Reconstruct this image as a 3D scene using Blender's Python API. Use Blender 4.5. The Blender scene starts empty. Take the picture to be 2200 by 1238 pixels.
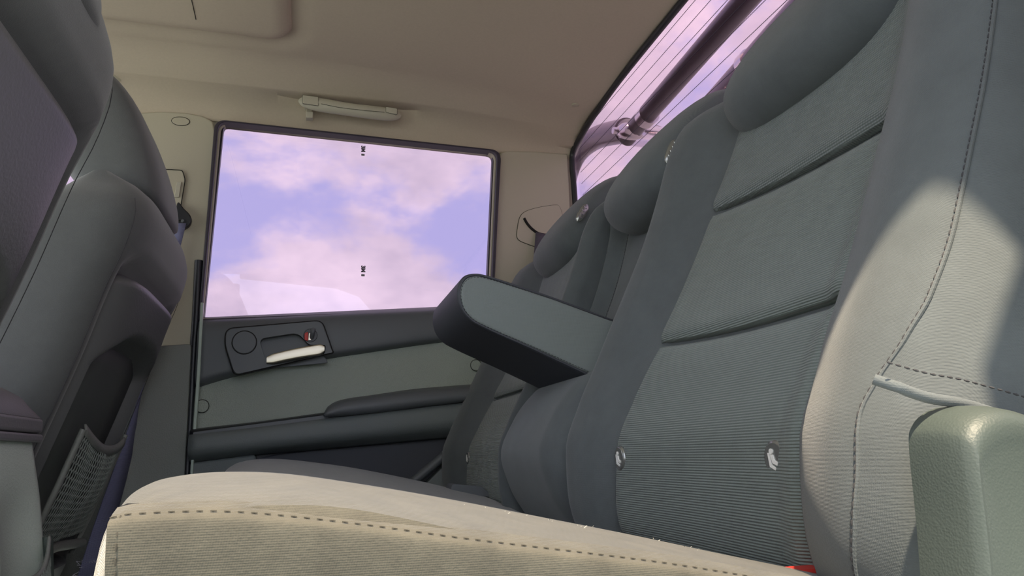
import bpy, bmesh, math, random
import numpy as np
from mathutils import Vector, Matrix
random.seed(3); np.random.seed(3)
S = bpy.context.scene
COL = S.collection

# ------------------------------------------------------------------ camera
# car axes: +X towards the tailgate, +Y across the cabin to the far door, +Z up (metres)
Rw = np.array([[0.965, -0.029, 0.259], [-0.259, -0.215, 0.942], [-0.028, 0.976, 0.215]])
_f = Rw[:, 2] / np.linalg.norm(Rw[:, 2]); _r = Rw[:, 0] - _f * Rw[:, 0].dot(_f); _r /= np.linalg.norm(_r)
_u = np.cross(_r, _f)
CAM = Vector((0, 0, 0.45)); FPX = 1600.0
cd = bpy.data.cameras.new('camera'); cam = bpy.data.objects.new('camera', cd); COL.objects.link(cam)
cam.matrix_world = Matrix(((_r[0], _u[0], -_f[0], CAM.x), (_r[1], _u[1], -_f[1], CAM.y), (_r[2], _u[2], -_f[2], CAM.z), (0, 0, 0, 1)))
cd.sensor_width = 36; cd.lens = 36 * FPX / 2200; cd.clip_start = 0.02; cd.clip_end = 500
S.camera = cam

def P(px, py, Y):
    """world point at depth plane Y that the photo shows at a pixel"""
    d = _r * (px - 1100) + _u * (619 - py) + _f * FPX
    t = Y / d[1]
    return Vector((d[0] * t, Y, CAM.z + d[2] * t))
def PX(px, py, X):
    d = _r * (px - 1100) + _u * (619 - py) + _f * FPX
    t = X / d[0]
    return Vector((X, d[1] * t, CAM.z + d[2] * t))

# ------------------------------------------------------------------ view, sky, sun
S.view_settings.view_transform = 'Standard'; S.view_settings.look = 'None'
S.view_settings.gamma = 1; S.view_settings.use_curve_mapping = False
S.view_settings.exposure = 1.85
S.cycles.max_bounces = 10; S.cycles.diffuse_bounces = 6; S.cycles.transparent_max_bounces = 12
S.cycles.sample_clamp_indirect = 4
W = bpy.data.worlds.new('sky'); S.world = W; W.use_nodes = True
SKY_STRENGTH = 1.0
SUN_ENERGY = 3.0
SUN_DIR = Vector((0.10, 0.40, -0.91))      # the way the light travels

def nd(nt, t, x=0, y=0, **k):
    n = nt.nodes.new(t); n.location = (x, y)
    for a, v in k.items():
        setattr(n, a, v)
    return n
def sky():
    nt = W.node_tree; nt.nodes.clear(); L = nt.links.new
    tc = nd(nt, 'ShaderNodeTexCoord')
    mp = nd(nt, 'ShaderNodeMapping'); mp.inputs['Scale'].default_value = (1, 1, 1.7); mp.inputs['Location'].default_value = (0.42, 0.1, 0.35)
    L(tc.outputs['Generated'], mp.inputs[0])
    n1 = nd(nt, 'ShaderNodeTexNoise'); n1.inputs['Scale'].default_value = 3.1; n1.inputs['Detail'].default_value = 12; n1.inputs['Roughness'].default_value = .60; n1.inputs['Distortion'].default_value = .15
    L(mp.outputs[0], n1.inputs['Vector'])
    n2 = nd(nt, 'ShaderNodeTexNoise'); n2.inputs['Scale'].default_value = 7; n2.inputs['Detail'].default_value = 7; n2.inputs['Roughness'].default_value = .6
    L(mp.outputs[0], n2.inputs['Vector'])
    r1 = nd(nt, 'ShaderNodeValToRGB'); r1.color_ramp.elements[0].position = .38; r1.color_ramp.elements[1].position = .52
    r1.color_ramp.interpolation = 'EASE'
    L(n1.outputs[0], r1.inputs[0])
    # shaded undersides of the clouds: density looked up a little lower down
    r2 = nd(nt, 'ShaderNodeValToRGB'); r2.color_ramp.elements[0].position = .35; r2.color_ramp.elements[1].position = .68
    r2.color_ramp.elements[0].color = (.98, .98, .96, 1); r2.color_ramp.elements[1].color = (.64, .66, .70, 1)
    L(n2.outputs[0], r2.inputs[0])
    mx = nd(nt, 'ShaderNodeMix', data_type='RGBA'); mx.inputs[6].default_value = (.52, .61, .88, 1)
    L(r1.outputs[0], mx.inputs[0]); L(r2.outputs[0], mx.inputs[7])
    bg = nd(nt, 'ShaderNodeBackground'); bg.inputs[1].default_value = SKY_STRENGTH
    L(mx.outputs[2], bg.inputs[0])
    out = nd(nt, 'ShaderNodeOutputWorld'); L(bg.outputs[0], out.inputs[0])
sky()
sl = bpy.data.lights.new('sun', 'SUN'); sl.energy = SUN_ENERGY; sl.angle = math.radians(1.2); sl.color = (1, .83, .60)
so = bpy.data.objects.new('sun', sl); COL.objects.link(so); so.rotation_euler = SUN_DIR.to_track_quat('-Z', 'Y').to_euler()

# ------------------------------------------------------------------ materials
def mat(name, col, rough=.8, bump=None, metal=0, coat=0, sheen=0, mottle=0, mscale=6, spec=.5):
    """bump: list of (kind, scale, distance)"""
    m = bpy.data.materials.new(name); m.use_nodes = True; nt = m.node_tree; L = nt.links.new
    b = nt.nodes['Principled BSDF']; b.inputs['Base Color'].default_value = (*col, 1); b.inputs['Roughness'].default_value = rough
    b.inputs['Metallic'].default_value = metal; b.inputs['Coat Weight'].default_value = coat; b.inputs['Specular IOR Level'].default_value = spec
    if sheen: b.inputs['Sheen Weight'].default_value = sheen; b.inputs['Sheen Roughness'].default_value = .4
    tc = nd(nt, 'ShaderNodeTexCoord')
    prev = None
    for kind, sc, dist in (bump or []):
        if kind == 'noise':
            n = nd(nt, 'ShaderNodeTexNoise'); n.inputs['Scale'].default_value = sc; n.inputs['Detail'].default_value = 3; L(tc.outputs['Object'], n.inputs['Vector']); h = n.outputs[0]
        elif kind == 'vor':
            n = nd(nt, 'ShaderNodeTexVoronoi'); n.inputs['Scale'].default_value = sc; L(tc.outputs['Object'], n.inputs['Vector']); h = n.outputs[0]
        elif kind in ('ribs', 'knit', 'twill'):
            sx = nd(nt, 'ShaderNodeSeparateXYZ'); L(tc.outputs['Object'], sx.inputs[0])
            def sine(sock, k, add=None):
                a = nd(nt, 'ShaderNodeMath', operation='MULTIPLY'); a.inputs[1].default_value = k; L(sock, a.inputs[0])
                s = nd(nt, 'ShaderNodeMath', operation='SINE'); L(a.outputs[0], s.inputs[0]); return s.outputs[0]
            k = 2 * math.pi / sc
            if kind == 'twill':
                ad = nd(nt, 'ShaderNodeMath', operation='ADD'); L(sx.outputs['Y'], ad.inputs[0]); L(sx.outputs['Z'], ad.inputs[1])
                a1 = nd(nt, 'ShaderNodeMath', operation='ADD'); L(ad.outputs[0], a1.inputs[0]); L(sx.outputs['X'], a1.inputs[1])
                h1 = sine(a1.outputs[0], k)
                sb = nd(nt, 'ShaderNodeMath', operation='SUBTRACT'); L(sx.outputs['Y'], sb.inputs[0]); L(sx.outputs['Z'], sb.inputs[1])
                a2 = nd(nt, 'ShaderNodeMath', operation='ADD'); L(sb.outputs[0], a2.inputs[0]); L(sx.outputs['X'], a2.inputs[1])
                h2 = sine(a2.outputs[0], k); mu = nd(nt, 'ShaderNodeMath', operation='MULTIPLY'); L(h1, mu.inputs[0]); L(h2, mu.inputs[1]); h = mu.outputs[0]
            else:
                h = sine(sx.outputs['Z'], k)
                if kind == 'knit':
                    h2 = sine(sx.outputs['Y'], k * .8); mu = nd(nt, 'ShaderNodeMath', operation='MULTIPLY_ADD'); L(h2, mu.inputs[0]); mu.inputs[1].default_value = .45; L(h, mu.inputs[2]); h = mu.outputs[0]
        bp = nd(nt, 'ShaderNodeBump'); bp.inputs['Distance'].default_value = dist; bp.inputs['Strength'].default_value = 1
        L(h, bp.inputs['Height'])
        if prev: L(prev, bp.inputs['Normal'])
        prev = bp.outputs[0]
    if prev: L(prev, b.inputs['Normal'])
    if mottle:
        n = nd(nt, 'ShaderNodeTexNoise'); n.inputs['Scale'].default_value = mscale; n.inputs['Detail'].default_value = 6; n.inputs['Roughness'].default_value = .7; L(tc.outputs['Object'], n.inputs['Vector'])
        r = nd(nt, 'ShaderNodeValToRGB'); r.color_ramp.elements[0].position = .3; r.color_ramp.elements[1].position = .7
        r.color_ramp.elements[0].color = (*[c * (1 - mottle) for c in col], 1); r.color_ramp.elements[1].color = (*[min(1, c * (1 + mottle)) for c in col], 1)
        L(n.outputs[0], r.inputs[0]); L(r.outputs[0], b.inputs['Base Color'])
    return m

M = {}
M['seat'] = mat('seat_fabric', (.098, .112, .118), .85, [('twill', .0013, .00006), ('noise', 900, .00015)], sheen=.25, mottle=.10, mscale=30)
M['rib'] = mat('ribbed_fabric', (.195, .235, .222), .8, [('ribs', .0021, .0005), ('noise', 700, .0002)], sheen=.25, mottle=.08, mscale=40)
M['knit'] = mat('knit_fabric', (.165, .195, .19), .8, [('knit', .0025, .00045)], sheen=.25, mottle=.08, mscale=40)
M['cush'] = mat('cushion_fabric', (.072, .066, .050), .85, [('twill', .0016, .00005), ('noise', 700, .00025)], sheen=.3, mottle=.22, mscale=60)
M['front'] = mat('front_seat_fabric', (.105, .11, .112), .88, [('noise', 1100, .0003)], sheen=.3, mottle=.06, mscale=60)
M['vinyl'] = mat('armrest_cloth', (.205, .232, .230), .7, [('twill', .0018, .00012), ('noise', 700, .0001)], sheen=.1)
M['vinyl_dark'] = mat('dark_vinyl', (.045, .048, .06), .6, [('vor', 700, .0001)])
M['plastic'] = mat('grained_dark_plastic', (.22, .23, .215), .55, [('vor', 420, .0003)])
M['plastic_smooth'] = mat('smooth_dark_plastic', (.11, .12, .13), .48, [('noise', 900, .00008)])
M['insert'] = mat('leather_grain_insert', (.34, .38, .33), .6, [('vor', 420, .0007), ('noise', 500, .0005)])
M['panel'] = mat('lower_door_plastic', (.15, .17, .17), .55, [('vor', 500, .0002)])
M['greyp'] = mat('grey_grained_plastic', (.062, .078, .070), .5, [('vor', 900, .00010), ('noise', 1100, .00006)])
M['seatshell'] = mat('front_seat_shell_plastic', (.115, .118, .12), .45, [('noise', 260, .0004)])
M['console'] = mat('console_grained_plastic', (.55, .62, .56), .5, [('vor', 420, .00035), ('noise', 500, .0002)])
M['shell'] = mat('seat_shell_vinyl', (.19, .18, .20), .5, [('noise', 260, .0004)])
M['recess'] = mat('shell_recess_plastic', (.09, .10, .095), .6, [('noise', 600, .0002)])
M['head'] = mat('headliner_cloth', (.51, .435, .345), .95, [('noise', 1500, .0002)], mottle=.04, mscale=200)
M['beige'] = mat('beige_grained_plastic', (.46, .42, .33), .65, [('vor', 600, .0001)])
M['handle'] = mat('grab_handle_plastic', (.46, .43, .35), .5)
M['rubber'] = mat('window_rubber', (.035, .028, .045), .5)
M['black'] = mat('black_plastic', (.018, .019, .024), .4)
M['paint'] = mat('pale_body_paint', (.42, .50, .43), .35)
M['satin'] = mat('satin_metal', (.55, .50, .40), .34, metal=.85)
M['chrome'] = mat('chrome', (.75, .76, .78), .18, metal=1)
M['red'] = mat('red_mark', (.62, .04, .03), .5)
M['white'] = mat('white_emblem', (.85, .85, .82), .5)
M['webbing'] = mat('belt_webbing', (.24, .25, .42), .7, [('ribs', .0016, .0003)])
M['belt_dark'] = mat('rear_belt_webbing', (.11, .095, .13), .7, [('ribs', .0016, .0003)])
M['thread'] = mat('white_thread', (.62, .62, .70), .8)
M['stitch'] = mat('dark_thread', (.045, .045, .05), .85)
M['stitch_seat'] = mat('brown_thread', (.045, .04, .03), .85)
M['stitch_light'] = mat('pale_thread', (.34, .34, .31), .85)
M['groove'] = mat('panel_gap', (.012, .011, .010), .9)
M['net'] = mat('net_cord', (.24, .27, .25), .75)
M['carpet'] = mat('floor_carpet', (.05, .05, .055), .95, [('noise', 500, .002)])
M['bar'] = mat('bar_dark_paint', (.10, .08, .11), .38, coat=.25)
M['steel'] = mat('polished_steel', (.62, .58, .60), .22, metal=1)
M['ground'] = mat('asphalt', (.27, .31, .30), .9, [('noise', 60, .004)], mottle=.2, mscale=3)
M['roof'] = mat('roof_paint', (.5, .52, .5), .35)

def glass_mat(name, tint, refl=1.0):
    m = bpy.data.materials.new(name); m.use_nodes = True; nt = m.node_tree; nt.nodes.clear(); L = nt.links.new
    tr = nd(nt, 'ShaderNodeBsdfTransparent'); tr.inputs[0].default_value = (*tint, 1)
    gl = nd(nt, 'ShaderNodeBsdfGlossy'); gl.inputs['Roughness'].default_value = .01; gl.inputs[0].default_value = (.9, .85, .95, 1)
    lw = nd(nt, 'ShaderNodeLayerWeight'); lw.inputs[0].default_value = .5
    pw = nd(nt, 'ShaderNodeMath', operation='POWER'); pw.inputs[1].default_value = 5; L(lw.outputs['Facing'], pw.inputs[0])
    fr = nd(nt, 'ShaderNodeMath', operation='MULTIPLY_ADD'); fr.inputs[1].default_value = .9; fr.inputs[2].default_value = .04; L(pw.outputs[0], fr.inputs[0])
    mx = nd(nt, 'ShaderNodeMixShader'); L(fr.outputs[0], mx.inputs[0]); L(tr.outputs[0], mx.inputs[1]); L(gl.outputs[0], mx.inputs[2])
    o = nd(nt, 'ShaderNodeOutputMaterial'); L(mx.outputs[0], o.inputs[0]); return m
M['glass'] = glass_mat('purple_tinted_glass', (.515, .45, .515))
M['rglass'] = glass_mat('pink_tinted_glass', (.56, .465, .53))

# ------------------------------------------------------------------ helpers
def empty(name, loc, label=None, cat=None, group=None, kind=None):
    o = bpy.data.objects.new(name, None); COL.objects.link(o); o.location = loc; o.empty_display_size = .05
    return tag(o, label, cat, group, kind)
def tag(o, label=None, cat=None, group=None, kind=None):
    if label: o['label'] = label
    if cat: o['category'] = cat
    if group: o['group'] = group
    if kind: o['kind'] = kind
    return o
def world_loc(o):
    v = Vector(o.location)
    while o.parent: o = o.parent; v = v + Vector(o.location)
    return v
def obj(name, verts, faces, m, parent=None, smooth=True, bevel=0, subsurf=0, solid=0, segs=2, angle=40, soff=1):
    me = bpy.data.meshes.new(name)
    off = world_loc(parent) if parent else Vector((0, 0, 0))
    me.from_pydata([tuple(Vector(v) - off) for v in verts], [], faces); me.validate(); me.update()
    bm = bmesh.new(); bm.from_mesh(me); bmesh.ops.remove_doubles(bm, verts=bm.verts, dist=1e-6)
    bmesh.ops.recalc_face_normals(bm, faces=bm.faces); bm.to_mesh(me); bm.free()
    o = bpy.data.objects.new(name, me); COL.objects.link(o)
    if parent: o.parent = parent
    me.materials.append(m)
    if smooth:
        me.polygons.foreach_set('use_smooth', [True] * len(me.polygons))
    if solid:
        s = o.modifiers.new('s', 'SOLIDIFY'); s.thickness = solid; s.offset = soff
    if bevel:
        b = o.modifiers.new('b', 'BEVEL'); b.width = bevel; b.segments = segs; b.limit_method = 'ANGLE'; b.angle_limit = math.radians(angle); b.harden_normals = False
    if subsurf:
        s = o.modifiers.new('ss', 'SUBSURF'); s.levels = s.render_levels = subsurf
    if smooth and not subsurf:
        try:
            me.set_sharp_from_angle(angle=math.radians(50))
        except Exception: pass
    return o
def grid(name, pts, m, parent=None, cu=False, cv=False, caps=False, **k):
    """pts[i][j]; cu/cv close the first/second direction; caps close the ends of the first direction"""
    nu, nv = len(pts), len(pts[0]); V = [p for r in pts for p in r]; F = []
    for i in range(nu if cu else nu - 1):
        for j in range(nv if cv else nv - 1):
            a = i * nv + j; b = i * nv + (j + 1) % nv; c = ((i + 1) % nu) * nv + (j + 1) % nv; d = ((i + 1) % nu) * nv + j
            F.append((a, b, c, d))
    if caps:
        F.append(tuple(range(nv))); F.append(tuple(range((nu - 1) * nv, nu * nv)))
    return obj(name, V, F, m, parent, **k)
def spl(pts, n, closed=False):
    """Catmull-Rom through pts, n samples"""
    P_ = [np.array(p, float) for p in pts]; N = len(P_); out = []
    segs = N if closed else N - 1
    # parametrise by chord length
    for s in range(n):
        t = s / (n if closed else n - 1) * segs; i = min(int(t), segs - 1); u = t - i
        if closed: a, b, c, d = P_[(i - 1) % N], P_[i], P_[(i + 1) % N], P_[(i + 2) % N]
        else:
            b, c = P_[i], P_[i + 1]; a = P_[i - 1] if i > 0 else 2 * b - c; d = P_[i + 2] if i + 2 < N else 2 * c - b
        out.append(.5 * (2 * b + (c - a) * u + (2 * a - 5 * b + 4 * c - d) * u * u + (3 * b - a - 3 * c + d) * u ** 3))
    return out
def interp(x, xs, ys):
    """smooth monotone cubic interpolation"""
    xs = list(xs); ys = list(ys)
    if x <= xs[0]: return ys[0]
    if x >= xs[-1]: return ys[-1]
    i = 0
    while x > xs[i + 1]: i += 1
    h = xs[i + 1] - xs[i]; d = (ys[i + 1] - ys[i]) / h
    def slope(j):
        if j <= 0 or j >= len(xs) - 1: return (ys[min(j + 1, len(xs) - 1)] - ys[max(j - 1, 0)]) / (xs[min(j + 1, len(xs) - 1)] - xs[max(j - 1, 0)])
        a = (ys[j] - ys[j - 1]) / (xs[j] - xs[j - 1]); b = (ys[j + 1] - ys[j]) / (xs[j + 1] - xs[j])
        return 0 if a * b <= 0 else 2 * a * b / (a + b)
    m0, m1 = slope(i), slope(i + 1); t = (x - xs[i]) / h
    return (2 * t ** 3 - 3 * t * t + 1) * ys[i] + (t ** 3 - 2 * t * t + t) * h * m0 + (-2 * t ** 3 + 3 * t * t) * ys[i + 1] + (t ** 3 - t * t) * h * m1
def sstep(a, b, x):
    t = max(0, min(1, (x - a) / (b - a))); return t * t * (3 - 2 * t)
def tube(name, pts, r, m, parent=None, seg=10, closed=False, smooth=0, **k):
    pts = [Vector(p) for p in (spl(pts, smooth, closed) if smooth else pts)]
    n = len(pts); rings = []; prev = None
    for i, p in enumerate(pts):
        if closed: t = (pts[(i + 1) % n] - pts[i - 1]).normalized()
        else: t = (pts[min(i + 1, n - 1)] - pts[max(i - 1, 0)]).normalized()
        a = prev if prev is not None else (Vector((0, 0, 1)) if abs(t.z) < .9 else Vector((1, 0, 0)))
        a = (a - t * a.dot(t)).normalized(); b = t.cross(a); prev = a
        rr = r(i / (n - 1)) if callable(r) else r
        rings.append([p + a * rr * math.cos(q) + b * rr * math.sin(q) for q in [2 * math.pi * s / seg for s in range(seg)]])
    return grid(name, rings, m, parent, cu=closed, cv=True, caps=not closed, **k)
def plate(name, poly, y_front, thick, m, parent=None, bevel=.003, **k):
    """outline poly: list of (x,z); stands in a plane across Y, front towards the cabin (-Y)"""
    n = len(poly); V = [(p[0], y_front, p[1]) for p in poly] + [(p[0], y_front + thick, p[1]) for p in poly]
    F = [tuple(range(n)), tuple(range(2 * n - 1, n - 1, -1))] + [(i, (i + 1) % n, n + (i + 1) % n, n + i) for i in range(n)]
    return obj(name, V, F, m, parent, bevel=bevel, **k)
def xz(pxs, Y):
    return [(p.x, p.z) for p in (P(a, b, Y) for a, b in pxs)]
def rounded(poly, r, n=5):
    """round the corners of a 2D polygon; r may be a list"""
    out = []; N = len(poly)
    for i in range(N):
        a, b, c = (np.array(poly[(i + q) % N], float) for q in (-1, 0, 1))
        rr = r[i] if isinstance(r, (list, tuple)) else r
        u = (a - b); v = (c - b); lu, lv = np.linalg.norm(u), np.linalg.norm(v); rr = min(rr, lu * .48, lv * .48); u /= lu; v /= lv
        p, q = b + u * rr, b + v * rr
        for s in range(n + 1):
            t = s / n; out.append(tuple((1 - t) ** 2 * p + 2 * t * (1 - t) * b + t * t * q))
    return out
def stitches(name, path, L_, r, m, parent, every=None):
    """row of thread dashes along a dense path of points"""
    V, F = [], []; path = [Vector(p) for p in path]
    every = every or L_ * 1.6; acc = 0; i = 0; segs = []; cum = [0]
    for a, b in zip(path, path[1:]): cum.append(cum[-1] + (b - a).length)
    def at(s):
        for i in range(len(cum) - 1):
            if cum[i + 1] >= s: return path[i].lerp(path[i + 1], (s - cum[i]) / max(1e-9, cum[i + 1] - cum[i]))
        return path[-1]
    s = 0
    while s + L_ < cum[-1]:
        a, b = at(s), at(s + L_); t = (b - a).normalized(); w = t.orthogonal().normalized(); h = t.cross(w)
        k = len(V)
        for p, q in ((a, .6), (a.lerp(b, .5), 1), (b, .6)):
            for e in range(5):
                an = e * 2 * math.pi / 5; V.append(p + w * r * q * math.cos(an) + h * r * q * math.sin(an))
        for g in (0, 5):
            for e in range(5): F.append((k + g + e, k + g + (e + 1) % 5, k + g + 5 + (e + 1) % 5, k + g + 5 + e))
        F.append(tuple(k + e for e in range(5))); F.append(tuple(k + 10 + e for e in range(5)))
        s += every
    return tag(obj(name, V, F, m, parent), kind='stuff')
def disc(name, c, r, th, m, parent=None, axis='Y', n=28, bevel=.001, sx=1.0):
    V = []; F = []
    for k in (0, 1):
        for i in range(n):
            a = 2 * math.pi * i / n; p = (r * sx * math.cos(a), r * math.sin(a))
            V.append((c[0] + p[0], c[1] + th * k, c[2] + p[1]) if axis == 'Y' else (c[0] + th * k, c[1] + p[0], c[2] + p[1]) if axis == 'X' else (c[0] + p[0], c[1] + p[1], c[2] + th * k))
    F = [tuple(range(n)), tuple(range(2 * n - 1, n - 1, -1))] + [(i, (i + 1) % n, n + (i + 1) % n, n + i) for i in range(n)]
    return obj(name, V, F, m, parent, bevel=bevel)
def ring_line(name, pts, r, m, parent=None, closed=True):
    return tube(name, pts, r, m, parent, seg=6, closed=closed)

def loft_curves(name, curves, m, parent=None, nu=50, nk=5, solid=0, x0=None, x1=None, lin=False, **k):
    """curves: [(list of (px,py), Y)], top to bottom; surface through them, running along X"""
    cs = []
    for pl, Y in curves:
        if callable(Y): w = [P(a, b, Y(a)) for a, b in pl]
        else: w = [P(a, b, Y) for a, b in pl]
        cs.append(w)
    X0 = x0 if x0 is not None else max(c[0].x for c in cs); X1 = x1 if x1 is not None else min(c[-1].x for c in cs)
    rows = []
    for i in range(nu):
        x = X0 + (X1 - X0) * i / (nu - 1); col = []
        for c in cs:
            xs = [p.x for p in c]; 
            if x < xs[0]: z = c[0].z + (c[1].z - c[0].z) / (c[1].x - c[0].x) * (x - xs[0]); y = c[0].y
            elif x > xs[-1]: z = c[-1].z + (c[-1].z - c[-2].z) / (c[-1].x - c[-2].x) * (x - xs[-1]); y = c[-1].y
            else: z = interp(x, xs, [p.z for p in c]); y = interp(x, xs, [p.y for p in c])
            col.append((x, y, z))
        rows.append(col if lin else spl(col, (len(col) - 1) * nk + 1))
    return grid(name, rows, m, parent, solid=solid, **k)

# ------------------------------------------------------------------ outdoors
g = obj('ground', [(-60, -60, -.55), (60, -60, -.55), (60, 60, -.55), (-60, 60, -.55)], [(0, 1, 2, 3)], M['ground'], smooth=False); tag(g, kind='structure')

# ------------------------------------------------------------------ ceiling, far side rail, pillars
YW = 1.68
SR = rounded([(-.47, .45), (-.055, .45), (-.055, 1.455), (-.47, 1.44)], .045, 8)   # sunroof opening (x,y)
def in_poly_dist(x, y):
    # signed distance (positive inside) to the opening's rounded rectangle
    cx, cy, hx, hy, r = -.27, .95, .215, .505, .05
    dx, dy = abs(x - cx) - hx + r, abs(y - cy) - hy + r
    return -(math.hypot(max(dx, 0), max(dy, 0)) + min(max(dx, dy), 0) - r)
def ceil_z(x, y):
    base = interp(x, [-1.2, -.6, -.4, 0, .3, .64], [1.22, 1.30, 1.305, 1.298, 1.282, 1.236])
    return base - .012 * sstep(1.25, 1.52, y) - .08 * (1 - sstep(.10, .42, y))
def build_ceiling():
    xs = sorted(set([round(-1.2 + i * .03, 4) for i in range(25)] + [round(-.5 + i * .008, 4) for i in range(73)] + [round(-.115 + .0025 * i, 4) for i in range(32)] + [round(.08 + .02 * i, 4) for i in range(28)] + [.628]))
    ys = sorted(set([round(.10 + .03 * i, 4) for i in range(40)] + [round(1.27 + .008 * i, 4) for i in range(32)] + [round(1.39 + .0025 * i, 4) for i in range(32)]))
    ys = [y for y in ys if y <= 1.52]
    rows = []
    for x in xs:
        col = []
        for y in ys:
            z = ceil_z(x, y); d = in_poly_dist(x, y)
            kk = max(0, min(1, d / .04)); z -= .020 * math.sqrt(max(0, 1 - (1 - kk) ** 2))
            z += .006 * sstep(-.05, 0, d)      # the lip turns up towards the opening
            col.append((x, y, z))
        # outer band: falls to a crease, steps in, then runs down to the window
        zc = ceil_z(x, 1.52); zr = interp(x, [-1.2, -.42, -.28, -.04, .2, .45, .645], [1.18, 1.261, 1.258, 1.2545, 1.252, 1.235, 1.212])
        ztop = interp(x, [-1.2, -.42, -.23, .43, .55, .622], [1.10, 1.203, 1.203, 1.180, 1.182, 1.180])
        dep = sstep(-.15, -.02, x) * (1 - sstep(.18, .30, x))
        q = [(1.52, zc), (1.57, zc * .62 + zr * .38), (1.60, zr), (1.607, zr - .0025), (1.618 + .034 * dep, zr - .003 + .006 * dep), (1.645 + .014 * dep, zr - .018), (1.665, (zr + ztop) / 2), (1.677, ztop + .003), (1.679, ztop - .004)]
        col = col[:-1] + [(x, a, b) for a, b in [q[0]]] + [(x, a, b) for a, b in q[1:]]
        rows.append(col)
    return grid('ceiling', rows, M['head'], solid=.012, soff=-1)
ce = build_ceiling(); tag(ce, kind='structure')
# check solidify side: keep thickness outwards (upwards)
ce.modifiers['s'].offset = 1
cen = [p for p in ce.data.polygons]
if sum(p.normal.z for p in cen) > 0: ce.modifiers['s'].offset = 1
else: ce.modifiers['s'].offset = -1
rf = grid('roof_skin', [[(x, y, ceil_z(x, min(max(y, .35), 1.5)) + .055 - .10 * sstep(1.45, 1.78, y) - .11 * (1 - sstep(.10, .42, y))) for y in [.08 + i * .0425 for i in range(41)]] for x in [-1.2 + .05 * i for i in range(38)]], M['roof'], solid=.004); tag(rf, kind='structure')
# seam across the padded panel that hangs below the headliner
zs = lambda x, y: ceil_z(x, y) - .0142
t = tube('trim_1', [(-.232, y, zs(-.232, y) - .0003) for y in [.5 + .05 * i for i in range(19)]] , .0007, M['groove'], seg=6); tag(t, kind='structure')
ring = []
for i in range(80):
    pass
# far side wall body behind the trims (outer door skin and roof rail side)
side = empty('wall_right', (0, 1.70, .8), kind='structure')
# B pillar upper trim
bp_ = xz([(300, 243), (345, 240), (400, 243), (436, 250), (458, 262), (464, 285), (440, 560), (428, 690), (418, 744), (343, 747), (330, 760), (245, 760), (150, 500), (200, 300), (255, 245)], 1.675)
plate('pillar_trim', bp_, 1.672, .03, M['beige'], side, bevel=.004, segs=3)
cp_ = xz([(1068, 345), (1076, 328), (1090, 325), (1150, 326), (1219, 331), (1223, 400), (1228, 520), (1232, 720), (1060, 720), (1048, 660), (1056, 560)], 1.675)
plate('pillar_trim', cp_, 1.672, .03, M['beige'], side, bevel=.004, segs=3)
# round cap on the B pillar
c = P(388, 260, 1.67); ring_line('cap_outline', [(c.x + .019 * math.cos(a), 1.6715, c.z + .0105 * math.sin(a)) for a in [i * math.pi / 12 for i in range(24)]], .0006, M['groove'], side)
disc('screw_cap', (c.x, 1.6705, c.z), .0098, .003, M['beige'], side, sx=1.85)
# light seam line along top of pillar trim
# belt height adjuster
adj = empty('belt_height_adjuster', P(380, 400, 1.665), 'beige seat belt height adjuster with slot on the pillar beside the front headrest', 'seat belt part')
ol = rounded(xz([(352, 364), (392, 366), (398, 386), (386, 460), (350, 460)], 1.668), .006)
plate('slider_cover', ol, 1.6675, .006, M['beige'], adj, bevel=.0015)
ring_line('rim', [(a, 1.6672, b) for a, b in ol], .0009, M['groove'], adj)
plate('slider_button', xz([(380, 391), (390, 391), (385, 424), (374, 424)], 1.665), 1.664, .006, M['handle'], adj, bevel=.001)
# belt D-ring
dr = empty('belt_guide', P(392, 475, 1.66), 'black plastic seat belt guide bolted to the beige pillar', 'seat belt part')
pts = [(a, b) for a, b in [(p[0], p[1]) for p in spl(xz([(383, 436), (396, 450), (408, 462), (412, 474), (407, 486), (396, 493), (383, 494), (368, 486), (366, 470), (376, 460)], 1.655), 40, True)]]
plate('guide_plate', pts, 1.648, .014, M['black'], dr, bevel=.004, segs=3)
c = P(392, 474, 1.645); disc('bolt_cover', (c.x, 1.6455, c.z), .0035, .004, M['plastic_smooth'], dr)
tube('slot', [P(370, 473, 1.647), P(382, 474, 1.6465), P(389, 474, 1.647)], .0016, M['groove'], dr, seg=8)

# B pillar lower trim, seals and painted flange
lp = xz([(343, 745), (404, 741), (412, 742), (412, 760), (398, 1022), (392, 1300), (40, 1300), (200, 1000)], 1.66)
lo = plate('trim_2', rounded(lp, [.01] * 8, 3), 1.648, .035, M['plastic'], bevel=.006, segs=3); tag(lo, kind='structure')
fo = tube('trim_3', [P(x, y, 1.668) for x, y in [(427, 560), (421, 690), (417, 745), (409, 900), (400, 1060)]], .0085, M['black'], seg=10, smooth=20); tag(fo, kind='structure')
fo = plate('trim_4', xz([(431, 650), (437, 650), (430, 800), (420, 940), (412, 1060), (406, 1060), (414, 930), (424, 780)], 1.630), 1.630, .01, M['paint'], bevel=.001); tag(fo, kind='structure')

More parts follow.
